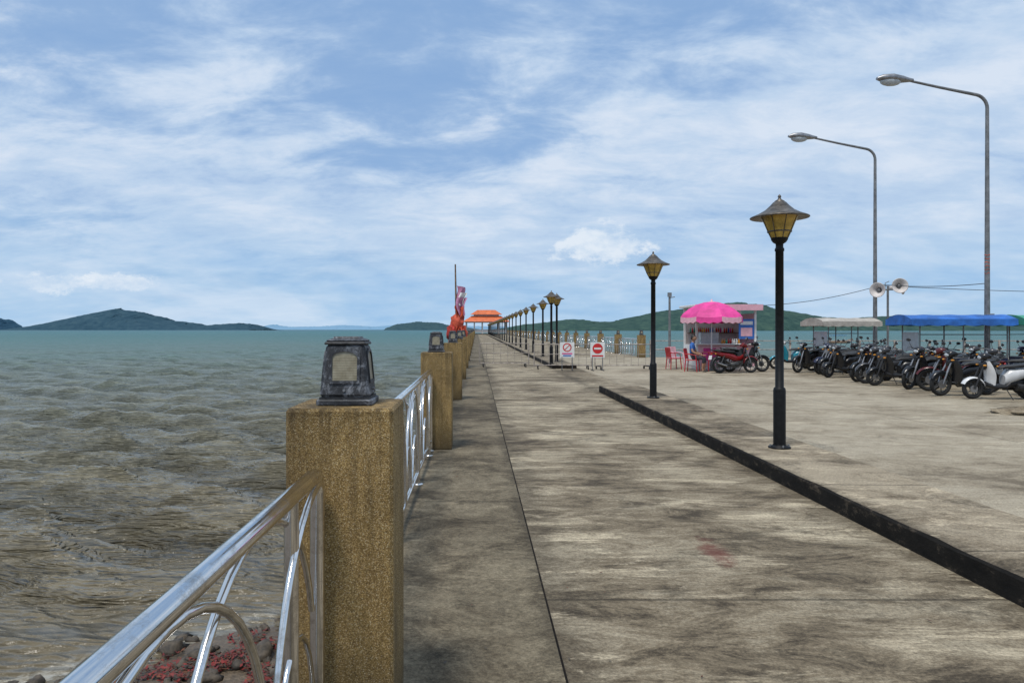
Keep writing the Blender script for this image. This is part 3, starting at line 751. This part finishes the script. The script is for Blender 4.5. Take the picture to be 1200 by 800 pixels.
# ---------------------------------------------------------------- sidecar taxis
def taxi(roofmat,L=2.9,W=1.5,paint='red',panel=None):
    mb=MB(); m2=MB()
    moto(m2,cols[paint],cols['black'])
    mb.add([(v[0],v[1]-0.75,v[2]) for v in m2.v],[],M_plast)
    o=len(mb.v)-len(m2.v)
    for f,mi_,s in zip(m2.f,m2.m,m2.sm):
        mb.f.append(tuple(i+o for i in f)); mb.m.append(mb.mi(m2.mats[mi_])); mb.sm.append(s)
    wheel(mb,-0.2,0.28,y=0.72)
    x0,x1,y0,y1=-L/2+.15,L/2-.35,-0.35,0.62
    fr=M_grey
    for z in (0.38,0.78): mb.tube([(x0,y0,z),(x1,y0,z),(x1,y1,z),(x0,y1,z)],0.02,fr,6,closed=True)
    mb.box(((x0+x1)/2,(y0+y1)/2,0.36),(x1-x0,y1-y0,0.03),M_plast)
    mb.box(((x0+x1)/2,y1-0.17,0.58),(x1-x0-.1,0.32,0.07),cols['red'],bev=0.02); mb.box(((x0+x1)/2,y0+0.17,0.58),(x1-x0-.1,0.32,0.07),M_seat,bev=0.02)
    mb.box((x1+.012,(y0+y1)/2,0.58),(0.015,y1-y0,0.38),cols[paint])
    if panel:
        mb.box(((x0+x1)/2,y1+.024,0.58),(x1-x0,0.015,0.40),panel); mb.box((x0-.014,(y0+y1)/2,0.58),(0.015,y1-y0,0.38),panel)
        mb.box((x1+.012,(y0+y1)/2,1.25),(0.012,y1-y0-.1,0.55),M_glass)
    for x in (x0,(x0+x1)/2,x1):
        for y in (y0,y1): mb.tube([(x,y,0.36),(x,y,1.9)],0.022,fr,6)
    for x in np.linspace(x0,x1,7):
        mb.tube([(x,y1,0.38),(x,y1,0.78)],0.01,fr,5)
    for y in (y0,y1): mb.tube([(x0,y,1.45),(x1,y,1.45)],0.012,fr,5)
    vs=[];fs=[];n=10;mR=12
    for i in range(mR+1):
        x=-L/2+L*i/mR
        for k in range(n+1):
            u=-1+2*k/n; vs.append((x,0.10+u*W/2,1.88+0.16*(1-u*u)-0.02*math.sin(i/mR*4*pi)**2))
    for i in range(mR):
        for k in range(n): fs.append((i*(n+1)+k,(i+1)*(n+1)+k,(i+1)*(n+1)+k+1,i*(n+1)+k+1))
    mb.add(vs,fs,roofmat,True); mb.add([(a,b,c-0.015) for a,b,c in vs],[tuple(reversed(f)) for f in fs],M_wdirty,True)
    for sgn in (-1,1):
        yv=0.10+sgn*W/2; vv=[];ff=[]
        for i in range(25):
            x=-L/2+L*i/24; vv+=[(x,yv,1.90),(x,yv+sgn*0.01,1.88-0.15-0.03*abs(math.sin(i*pi/4)))]
        for i in range(24): ff.append((2*i,2*i+1,2*i+3,2*i+2))
        mb.add(vv,ff,roofmat)
        xv=sgn*L/2; vv=[(xv,0.10-W/2,1.73),(xv,0.10+W/2,1.73)]+[(xv,0.10+u*W/2,1.88+0.16*(1-u*u)) for u in (1,.5,0,-.5,-1)]
        mb.add(vv,[tuple(range(7))],roofmat)
    return mb
M_cream=simple('cream_canvas',(0.42,0.38,0.33),0.7,var=0.2,scale=3)
taxi(M_blue,L=2.9,panel=cols['navy']).obj('sidecar_taxi',(13.9,21.4,0),math.radians(176))
taxi(M_green,L=2.8,paint='navy').obj('sidecar_taxi',(17.2,21.6,0),math.radians(178))
taxi(M_cream,L=2.3,paint='grey',panel=cols['red']).obj('sidecar_taxi',(13.65,27.3,0),math.radians(186))
# ---------------------------------------------------------------- kiosk
mb=MB()
W,Dp,H=2.45,1.8,2.5
for x in (0.05,W-0.05):
    for y in (0.05,Dp-0.05): mb.box((x,y,H/2),(0.08,0.08,H),M_white)
mb.box((W/2,Dp/2,0.06),(W,Dp,0.12),M_wdirty)
mb.box((W/2,0.03,0.56),(W-0.18,0.04,0.85),M_pinkl); mb.box((0.03,Dp/2,0.56),(0.04,Dp-0.18,0.85),M_white)
mb.box((W-0.03,Dp/2,1.2),(0.04,Dp-0.18,2.1),M_pinkl)
mb.box((W/2,Dp-0.03,1.25),(W-0.18,0.04,2.2),M_wdirty)
mb.box((W/2,-0.06,1.01),(W+0.1,0.36,0.05),M_white,bev=0.01)
mb.box((W/2,Dp/2-0.1,H+0.05),(W+0.3,Dp+0.4,0.10),M_white,bev=0.02)
mb.box((W/2,-0.315,H-0.02),(W+0.25,0.03,0.24),M_pinkl)
mb.box((W-0.42,0.0,1.62),(0.62,0.03,0.80),M_signb); mb.box((W-0.42,-0.018,1.86),(0.50,0.006,0.14),M_white); mb.box((W-0.42,-0.018,1.5),(0.46,0.006,0.34),M_pinkl)
mb.box((0.55,0.005,0.6),(0.5,0.012,0.5),M_pink); mb.box((1.35,0.005,0.62),(0.6,0.012,0.55),M_white); mb.box((1.35,-0.003,0.62),(0.4,0.006,0.3),M_signb)
mb.box((0.55,0.15,1.25),(0.7,0.35,0.42),M_glass); mb.box((0.55,0.15,1.475),(0.74,0.39,0.03),M_alloy)
mb.box((W/2,Dp-0.2,1.45),(W-0.3,0.25,0.03),M_wood)
for k in range(22):
    c=random.choice([M_red,M_green,M_yellow,M_pink,M_signb,M_white,M_orange])
    x=0.25+k*0.085; mb.lathe([(0,0),(0.03,0),(0.032,0.14),(0.012,0.18),(0.012,0.22),(0,0.22)],(x,Dp-0.2,1.466),c,8)
    if 8<k<18: mb.lathe([(0,0),(0.035,0),(0.04,0.10),(0.015,0.15),(0.015,0.19),(0,0.19)],(x,-0.1+random.uniform(-.05,.05),1.036),random.choice([M_red,M_yellow,M_white,M_green]),8)
mb.obj('drinks_kiosk',(8.85,29.2,0))
mb=MB(); nR=8
mb.tube([(0,0,0.05),(0,0,2.62)],0.024,M_white,10); mb.lathe([(0,0),(0.25,0),(0.25,0.06),(0.06,0.10),(0.04,0.25),(0,0.25)],(0,0,0),M_grey,18)
prof=[(0.0,2.68),(0.28,2.65),(0.58,2.56),(0.88,2.40),(1.12,2.20),(1.20,2.08)]
def seg(mb,r0,z0,r1,z1,mats,sc0=0,sc1=0):
    n=nR*6; vs=[]
    for r,z,s_ in ((r0,z0,sc0),(r1,z1,sc1)):
        for k in range(n):
            a=2*pi*k/n; ph=(k%6)/6; cup=1-0.055*math.sin(ph*pi)
            vs.append((r*cup*math.cos(a),r*cup*math.sin(a),z-0.05*r*math.sin(ph*pi)*0.6-s_*abs(math.sin(a*nR*1.5))))
    for g in range(2):
        mb.add(vs,[(k,(k+1)%n,n+(k+1)%n,n+k) for k in range(n) if (k//6)%2==g],mats[g],True)
for i in range(len(prof)-1): seg(mb,*prof[i],*prof[i+1],[M_pink,M_pink])
seg(mb,1.20,2.08,1.21,1.90,[M_pinkl,M_pink],0,0.05)
mb.lathe([(0.0,2.78),(0.03,2.76),(0.04,2.69),(0.10,2.68),(0.16,2.655)],(0,0,0),M_pinkl,12)
for k in range(nR):
    a=2*pi*k/nR; mb.tube([(0,0,2.6),(0.58*math.cos(a),0.58*math.sin(a),2.52),(1.18*math.cos(a),1.18*math.sin(a),2.10)],0.009,M_alloy,5)
    mb.tube([(0,0,2.0),(0.58*math.cos(a),0.58*math.sin(a),2.5)],0.008,M_alloy,5)
mb.obj('pink_umbrella',(9.12,28.1,0))
def chair(mat):
    mb=MB()
    for x in (-0.2,0.2):
        for y in (-0.2,0.2): mb.tube([(x*1.15,y*1.15,0),(x,y,0.43)],[0.018,0.022],mat,6)
    mb.box((0,0,0.44),(0.44,0.44,0.03),mat,bev=0.012)
    for x in (-0.2,0.2):
        mb.tube([(x,0.2,0.44),(x*1.02,0.27,0.86)],0.02,mat,6); mb.tube([(x*1.1,0.24,0.66),(x*1.15,0.0,0.66),(x*1.08,-0.17,0.62),(x,-0.2,0.44)],0.017,mat,6)
    for k in range(5): 
        x=-0.14+0.07*k; mb.box((x,0.235,0.66),(0.04,0.014,0.36),mat,rot=(-0.16,0,0))
    mb.box((0,0.268,0.85),(0.44,0.02,0.07),mat,rot=(-0.16,0,0),bev=0.005)
    return mb.mesh('plastic_chair')
ch=chair(M_redpl); ch2=chair(M_pinkl)
CHX,CHY=8.22,27.6; CA=math.radians(60)
place(ch,'plastic_chair',(CHX,CHY,0),CA)
place(ch,'plastic_chair',(7.95,29.2,0),math.radians(100)); place(ch2,'plastic_chair',(8.3,30.1,0),math.radians(30))
mb=MB(); mb.box((0,0,0.72),(0.7,0.7,0.03),M_redpl,bev=0.01)
for x in (-0.28,0.28):
    for y in (-0.28,0.28): mb.tube([(x*1.1,y*1.1,0),(x,y,0.71)],0.02,M_redpl,6)
mb.obj('plastic_table',(9.1,27.9,0),0.1)
# ---------------------------------------------------------------- seated person (faces local -Y)
M_skin=simple('skin',(0.36,0.19,0.115),0.5,var=0.06); M_shirt=simple('blue_shirt',(0.03,0.12,0.38),0.8,var=0.15,scale=6); M_trous=simple('dark_trousers',(0.03,0.03,0.04),0.8,var=0.2); M_hair=simple('black_hair',(0.012,0.010,0.009),0.5,var=0.3)
def skinned(joints,edges,mats,sub=2,root=0):
    me=D.meshes.new('tmp'); me.from_pydata([j[0] for j in joints],edges,[]); o=D.objects.new('tmp',me); sc.collection.objects.link(o)
    sm=o.modifiers.new('s','SKIN'); 
    for i,j in enumerate(joints):
        r=j[1]; r=r if hasattr(r,'__len__') else (r,r)
        me.skin_vertices[0].data[i].radius=r; me.skin_vertices[0].data[i].use_root=(i==root)
    sb=o.modifiers.new('b','SUBSURF'); sb.levels=sub; sb.render_levels=sub
    C.view_layer.update(); dg=C.evaluated_depsgraph_get(); ev=o.evaluated_get(dg); m2=D.meshes.new_from_object(ev)
    vs=[tuple(v.co) for v in m2.vertices]; fs=[tuple(p.vertices) for p in m2.polygons]
    D.objects.remove(o)
    segs=[(Vector(joints[a][0]),Vector(joints[b][0]),mats[i]) for i,(a,b) in enumerate(edges)]
    out={}
    for f in fs:
        c=sum((Vector(vs[i]) for i in f),Vector())/len(f); best=None
        for a,b,mt in segs:
            t=max(0,min(1,(c-a).dot(b-a)/max(1e-9,(b-a).length_squared))); dd=(a.lerp(b,t)-c).length
            if best is None or dd<best[0]: best=(dd,mt)
        out.setdefault(best[1],[]).append(f)
    return vs,out
mb=MB()
J=[((0,0,0.52),(0.13,0.10)),((0,0.02,0.70),(0.125,0.09)),((0,0.0,0.90),(0.15,0.10)),((0,-0.01,1.03),(0.10,0.07)),((0,-0.025,1.11),0.048),((0,-0.04,1.17),0.045)]
E=[(0,1),(1,2),(2,3),(3,4),(4,5)]; MM=[M_trous,M_shirt,M_shirt,M_shirt,M_skin]
hands=[]
for s_ in (-1,1):
    b=len(J)
    J+=[((s_*0.17,0.0,1.0),0.058),((s_*0.21,-0.04,0.86),0.050),((s_*0.235,-0.08,0.75),0.041),((s_*0.19,-0.22,0.69),0.034),((s_*0.13,-0.34,0.645),0.025)]
    E+=[(3,b),(b,b+1),(b+1,b+2),(b+2,b+3),(b+3,b+4)]; MM+=[M_shirt,M_shirt,M_skin,M_skin,M_skin]
    hands.append((Vector((s_*0.13,-0.34,0.645)),s_))
    b=len(J)
    J+=[((s_*0.10,-0.06,0.53),0.09),((s_*0.13,-0.28,0.53),0.075),((s_*0.14,-0.45,0.51),0.058),((s_*0.14,-0.44,0.33),0.053),((s_*0.14,-0.41,0.10),0.036),((s_*0.145,-0.45,0.04),0.036),((s_*0.155,-0.58,0.028),0.03)]
    E+=[(0,b),(b,b+1),(b+1,b+2),(b+2,b+3),(b+3,b+4),(b+4,b+5),(b+5,b+6)]; MM+=[M_trous]*4+[M_skin]*2+[M_seat]
vs,out=skinned(J,E,MM)
for mt,fs in out.items(): mb.add(vs,fs,mt,True)
for o,s_ in hands:
    mb.ell(o+Vector((0,-0.045,-0.015)),(0.042,0.052,0.018),M_skin,12,8)
    for k,(dx,ln) in enumerate(((-0.030,0.068),(-0.010,0.080),(0.011,0.075),(0.031,0.058))):
        a=o+Vector((dx*s_,-0.088,-0.012)); mb.tube([a,a+Vector((0,-ln*.5,0.002)),a+Vector((0,-ln*.85,-0.012)),a+Vector((0,-ln,-0.026))],[0.0095,0.009,0.008,0.005],M_skin,7)
    a=o+Vector((-0.038*s_,-0.03,-0.012)); mb.tube([a,a+Vector((-0.025*s_,-0.025,0)),a+Vector((-0.028*s_,-0.055,-0.008))],[0.012,0.010,0.007],M_skin,7)
hc=Vector((0,-0.055,1.275))
def headf(v):
    k=1.0
    if v.z<0: k=1-0.22*(-v.z)**1.3
    return Vector((v.x*k,v.y*(k if v.y>0 else 1-0.05*(-v.z if v.z<0 else 0)),v.z))
mb.ell(hc,(0.078,0.098,0.122),M_skin,22,16,fn=headf)
mb.tube([hc+Vector((0,-0.095,0.02)),hc+Vector((0,-0.113,-0.02)),hc+Vector((0,-0.098,-0.032))],[0.008,0.014,0.012],M_skin,8)
mb.ell(hc+Vector((0,-0.088,-0.062)),(0.024,0.010,0.008),simple('lips',(0.3,0.08,0.06),0.5),10,6)
for s_ in (-1,1):
    mb.ell(hc+Vector((s_*0.031,-0.088,0.012)),(0.013,0.008,0.007),M_white,10,6); mb.ell(hc+Vector((s_*0.031,-0.094,0.012)),(0.006,0.004,0.006),M_hair,8,6)
    mb.tube([hc+Vector((s_*0.015,-0.096,0.03)),hc+Vector((s_*0.032,-0.095,0.036)),hc+Vector((s_*0.048,-0.082,0.03))],0.004,M_hair,5)
    mb.ell(hc+Vector((s_*0.078,0.0,-0.005)),(0.010,0.02,0.032),M_skin,8,8)
def hairf(v): return Vector((v.x,v.y,max(v.z,-0.1+0.65*max(0,-v.y+.25)) if v.y<0.25 else max(v.z,-0.55)))*(1+0.03*noise.noise(v*6))
mb.ell(hc+Vector((0,0.012,0.012)),(0.085,0.104,0.122),M_hair,22,16,fn=hairf)
mb.obj('seated_person',(CHX-0.0,CHY,-0.0),CA)
# ---------------------------------------------------------------- barriers and signs
def barrier(L,H=1.0):
    mb=MB()
    for z in (0.16,H): mb.tube([(0,0,z),(L,0,z)],0.018,M_bar,8)
    for k in range(int(L/0.3)+1):
        x=min(L,k*0.3); mb.tube([(x,0,0.16),(x,0,H)],0.008,M_bar,6)
    for x in (0,L): mb.tube([(x,0,0.1),(x,0,H)],0.02,M_bar,8)
    mb.tube([(0,0,0.6),(L,0,0.6)],0.011,M_bar,6)
    for x in (0.15,L-0.15):
        mb.tube([(x,-0.35,0.13),(x,0.35,0.13)],0.022,M_plast,8)
        for y in (-0.33,0.33):
            mb.cyl((x-.02,y,0.055),(x+.02,y,0.055),0.055,M_tyre,12); mb.tube([(x,y,0.06),(x,y,0.13)],0.012,M_grey,6)
    return mb.mesh('wheeled_barrier')
b1=barrier(2.1); b2=barrier(2.3)
place(b1,'wheeled_barrier',(0.15,31.0,0.0),0.02); place(b2,'wheeled_barrier',(2.35,29.4,0),-0.06); place(b2,'wheeled_barrier',(4.75,29.0,0),0.12)
def signstand(kind):
    mb=MB(); w,h=0.56,0.60
    for x in (-0.2,0.2): mb.tube([(x,0,0.03),(x,0,0.55)],0.016,M_grey,6)
    for x in (-0.2,0.2): mb.tube([(x,-0.25,0.02),(x,0.25,0.02)],0.018,M_plast,6)
    mb.box((0,0,0.80),(w,0.02,h),M_white,bev=0.006)
    if kind=='no_entry':
        mb.lathe([(0.0,0),(0.20,0),(0.20,0.006),(0,0.006)],(0,-0.0101,0.86),M_red,28,axis=(0,-1,0),smooth=False)
        mb.box((0,-0.019,0.86),(0.28,0.004,0.07),M_white); mb.box((0,-0.0125,0.575),(0.44,0.004,0.06),M_red)
    else:
        mb.lathe([(0.13,0),(0.17,0),(0.17,0.004),(0.13,0.004)],(0,-0.0101,0.90),M_red,24,axis=(0,-1,0),smooth=False)
        mb.box((0,-0.0125,0.90),(0.03,0.004,0.30),M_red,rot=(0,0.8,0))
        mb.box((0,-0.0125,0.66),(0.40,0.004,0.05),M_pink); mb.box((0,-0.0125,0.58),(0.32,0.004,0.05),M_signb)
    return mb.mesh(kind+'_sign')
place(signstand('no_entry'),'no_entry_sign',(4.72,28.2,0.0),0.05)
place(signstand('notice'),'notice_sign',(3.55,28.3,0),-0.05)
# ---------------------------------------------------------------- flag pole with ribbons (left parapet)
mb=MB()
mb.tube([(0,0,0),(0.02,0,2.2),(-0.02,0,4.35)],[0.05,0.045,0.03],M_wood,8)
def cloth(o,w,h,mat,ph,lean=0):
    vs=[];fs=[];nu,nv=8,12
    for j in range(nv+1):
        for i in range(nu+1):
            u=i/nu;v=j/nv
            vs.append((o[0]+w*u*(1-0.45*v)+lean*v+0.05*math.sin(v*5+ph),o[1]+0.10*math.sin(u*7+ph+v*2.2),o[2]-h*v-0.12*u*h*math.sin(ph+1)**2))
    for j in range(nv):
        for i in range(nu): fs.append((j*(nu+1)+i,j*(nu+1)+i+1,(j+1)*(nu+1)+i+1,(j+1)*(nu+1)+i))
    mb.add(vs,fs,mat,True)
M_pinkc=simple('faded_pink_cloth',(0.50,0.22,0.35),0.8,var=0.2); M_redc=simple('red_cloth',(0.40,0.035,0.025),0.75,var=0.35,scale=4)
cloth((0.02,0,3.45),0.36,0.62,M_pinkc,0.4,0.05); cloth((0.06,-0.08,3.15),0.38,0.55,M_white,1.7,0.06); cloth((0.02,-0.12,2.95),0.45,0.75,M_pinkc,2.6,0.08); cloth((0.0,-0.1,2.6),0.42,0.5,M_orange,4.1)
def lump(v): return v*(1+0.26*noise.noise(v*2.3+Vector((3,1,2)))+0.08*math.sin(v.x*9)*math.cos(v.z*5))
for (c_,r,mt) in [((0.05,0,1.85),(0.28,0.26,0.42),M_orange),((-0.15,-0.1,1.45),(0.24,0.22,0.38),M_redc),((0.26,-0.05,1.4),(0.24,0.24,0.4),M_orange),((0.05,-0.18,1.15),(0.34,0.22,0.38),M_redc),((0.2,0.1,2.1),(0.16,0.16,0.3),M_redc)]:
    mb.ell(c_,r,mt,24,16,fn=lump)
for k in range(5): cloth((-0.3+0.15*k,-0.3,1.75-0.1*(k%2)),0.17,0.95,random.choice([M_orange,M_redc]),k*1.3)
mb.obj('ribbon_draped_flagpole',(-0.86,30.6,0.0))
# ---------------------------------------------------------------- pier-head pavilion
mb=MB()
mb.box((0,0,0.15),(14,12,0.3),M_wallc)
for x in np.linspace(-6.3,6.3,6):
    for y in (-5,5): mb.box((x,y,2.0),(0.4,0.4,3.6),M_wdirty)
for x in np.linspace(-5,5,5): mb.box((x,-5.0,1.1),(2.0,0.12,1.0),M_wdirty)
mb.box((0,0,3.9),(13.4,10.8,0.25),M_wdirty)
def hip(w,d,z0,z1,rw,mat):
    vs=[(-w,-d,z0),(w,-d,z0),(w,d,z0),(-w,d,z0),(-rw,-d*.12,z1),(rw,-d*.12,z1),(rw,d*.12,z1),(-rw,d*.12,z1)]
    mb.add(vs,[(0,1,5,4),(1,2,6,5),(2,3,7,6),(3,0,4,7),(4,5,6,7),(3,2,1,0)],mat)
hip(7.4,6.4,4.03,5.9,4.6,M_roof); mb.box((0,0,6.1),(8.0,2.6,0.5),M_wdirty); hip(5.0,2.4,6.35,7.8,2.8,M_roof)
mb.obj('orange_roof_pavilion',(3.2,PEND+5,0))
slab('pier_head_deck',-6,13,PEND+0.005,PEND+16,-0.004,-0.6,M_plaza)
mb=MB()
mb.ell((0,0,0.02),(0.75,0.4,0.11),M_median,24,12,fn=lambda v:v*(1+0.45*noise.noise(v*2.2)))
mb.obj('concrete_rubble_mound',(10.6,13.8,0))
# ---------------------------------------------------------------- islands and hills
def ridge(name,prof,Dm,thick,cols3,seed,namp=0.10):
    xs=[(p[0]-558)*Dm/850 for p in prof]; hs=[(386-p[1])*Dm/850+1.6 for p in prof]
    n=360;m_=26; X=np.linspace(xs[0],xs[-1],n); Hh=np.interp(X,xs,hs); Hh=np.maximum(Hh,0.3)
    ker=np.ones(7)/7; Hs=np.convolve(np.pad(Hh,3,mode='edge'),ker,'valid'); 
    vs=[];fs=[]
    for j in range(m_+1):
        v=j/m_; pr=math.sin(v*pi)**0.75
        for i in range(n):
            nz=noise.fractal(Vector((X[i]/thick*5+seed,v*6,seed)),0.9,2.1,6)
            fine=noise.noise(Vector((X[i]/Dm*230,v*45,seed)))
            z=Hs[i]*pr*(1+namp*nz)+fine*Dm*0.0011*pr
            vs.append((X[i]+thick*.05*nz,Dm+thick*(v-0.5),z-3+3*pr))
    for j in range(m_):
        for i in range(n-1): fs.append((j*n+i,j*n+i+1,(j+1)*n+i+1,(j+1)*n+i))
    m,nt,b=newmat(name+'_hazed_vegetation'); p=nt.pos()  # distance haze is painted into the bluish vegetation colours
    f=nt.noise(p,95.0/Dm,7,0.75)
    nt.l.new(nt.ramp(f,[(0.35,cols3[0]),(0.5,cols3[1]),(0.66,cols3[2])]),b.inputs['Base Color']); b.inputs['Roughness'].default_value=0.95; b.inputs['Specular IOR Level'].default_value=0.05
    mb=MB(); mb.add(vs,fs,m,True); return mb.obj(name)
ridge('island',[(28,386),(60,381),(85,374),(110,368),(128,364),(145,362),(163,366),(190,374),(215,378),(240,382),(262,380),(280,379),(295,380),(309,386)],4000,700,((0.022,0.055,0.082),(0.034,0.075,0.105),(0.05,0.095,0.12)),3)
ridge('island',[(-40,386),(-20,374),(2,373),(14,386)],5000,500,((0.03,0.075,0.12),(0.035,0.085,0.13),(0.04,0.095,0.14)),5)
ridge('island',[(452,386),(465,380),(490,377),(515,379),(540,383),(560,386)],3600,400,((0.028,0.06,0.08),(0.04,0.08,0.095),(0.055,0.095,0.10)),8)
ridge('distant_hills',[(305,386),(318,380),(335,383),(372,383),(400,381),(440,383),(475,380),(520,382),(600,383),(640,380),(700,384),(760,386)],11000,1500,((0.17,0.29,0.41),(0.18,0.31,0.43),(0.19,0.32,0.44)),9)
ridge('forested_hills',[(585,386),(610,381),(640,378),(665,374),(690,377),(720,377),(745,371),(765,366),(800,362),(840,357),(862,354),(885,358),(905,365),(930,370),(960,372),(985,375),(1015,372),(1060,370),(1095,373),(1130,377),(1160,373),(1200,370),(1260,368),(1330,386)],2200,600,((0.022,0.05,0.048),(0.038,0.075,0.065),(0.06,0.105,0.08)),12)
mb=MB()
mb.loft([(-4,0,0.3,0.2,0.3),(-3,0,0.2,0.7,0.5),(0,0,0.1,0.9,0.5),(3,0,0.3,0.6,0.5),(5,0,1.0,0.15,0.25)],M_wood,10)
for x in (-2,1.5):
    for y in (-.6,.6): mb.tube([(x,y,0.4),(x,y,2.0)],0.04,M_white,5)
mb.box((-0.2,0,2.05),(4.4,1.6,0.1),M_blue)
mb.obj('longtail_boat',(95,190,SEA),0.4)
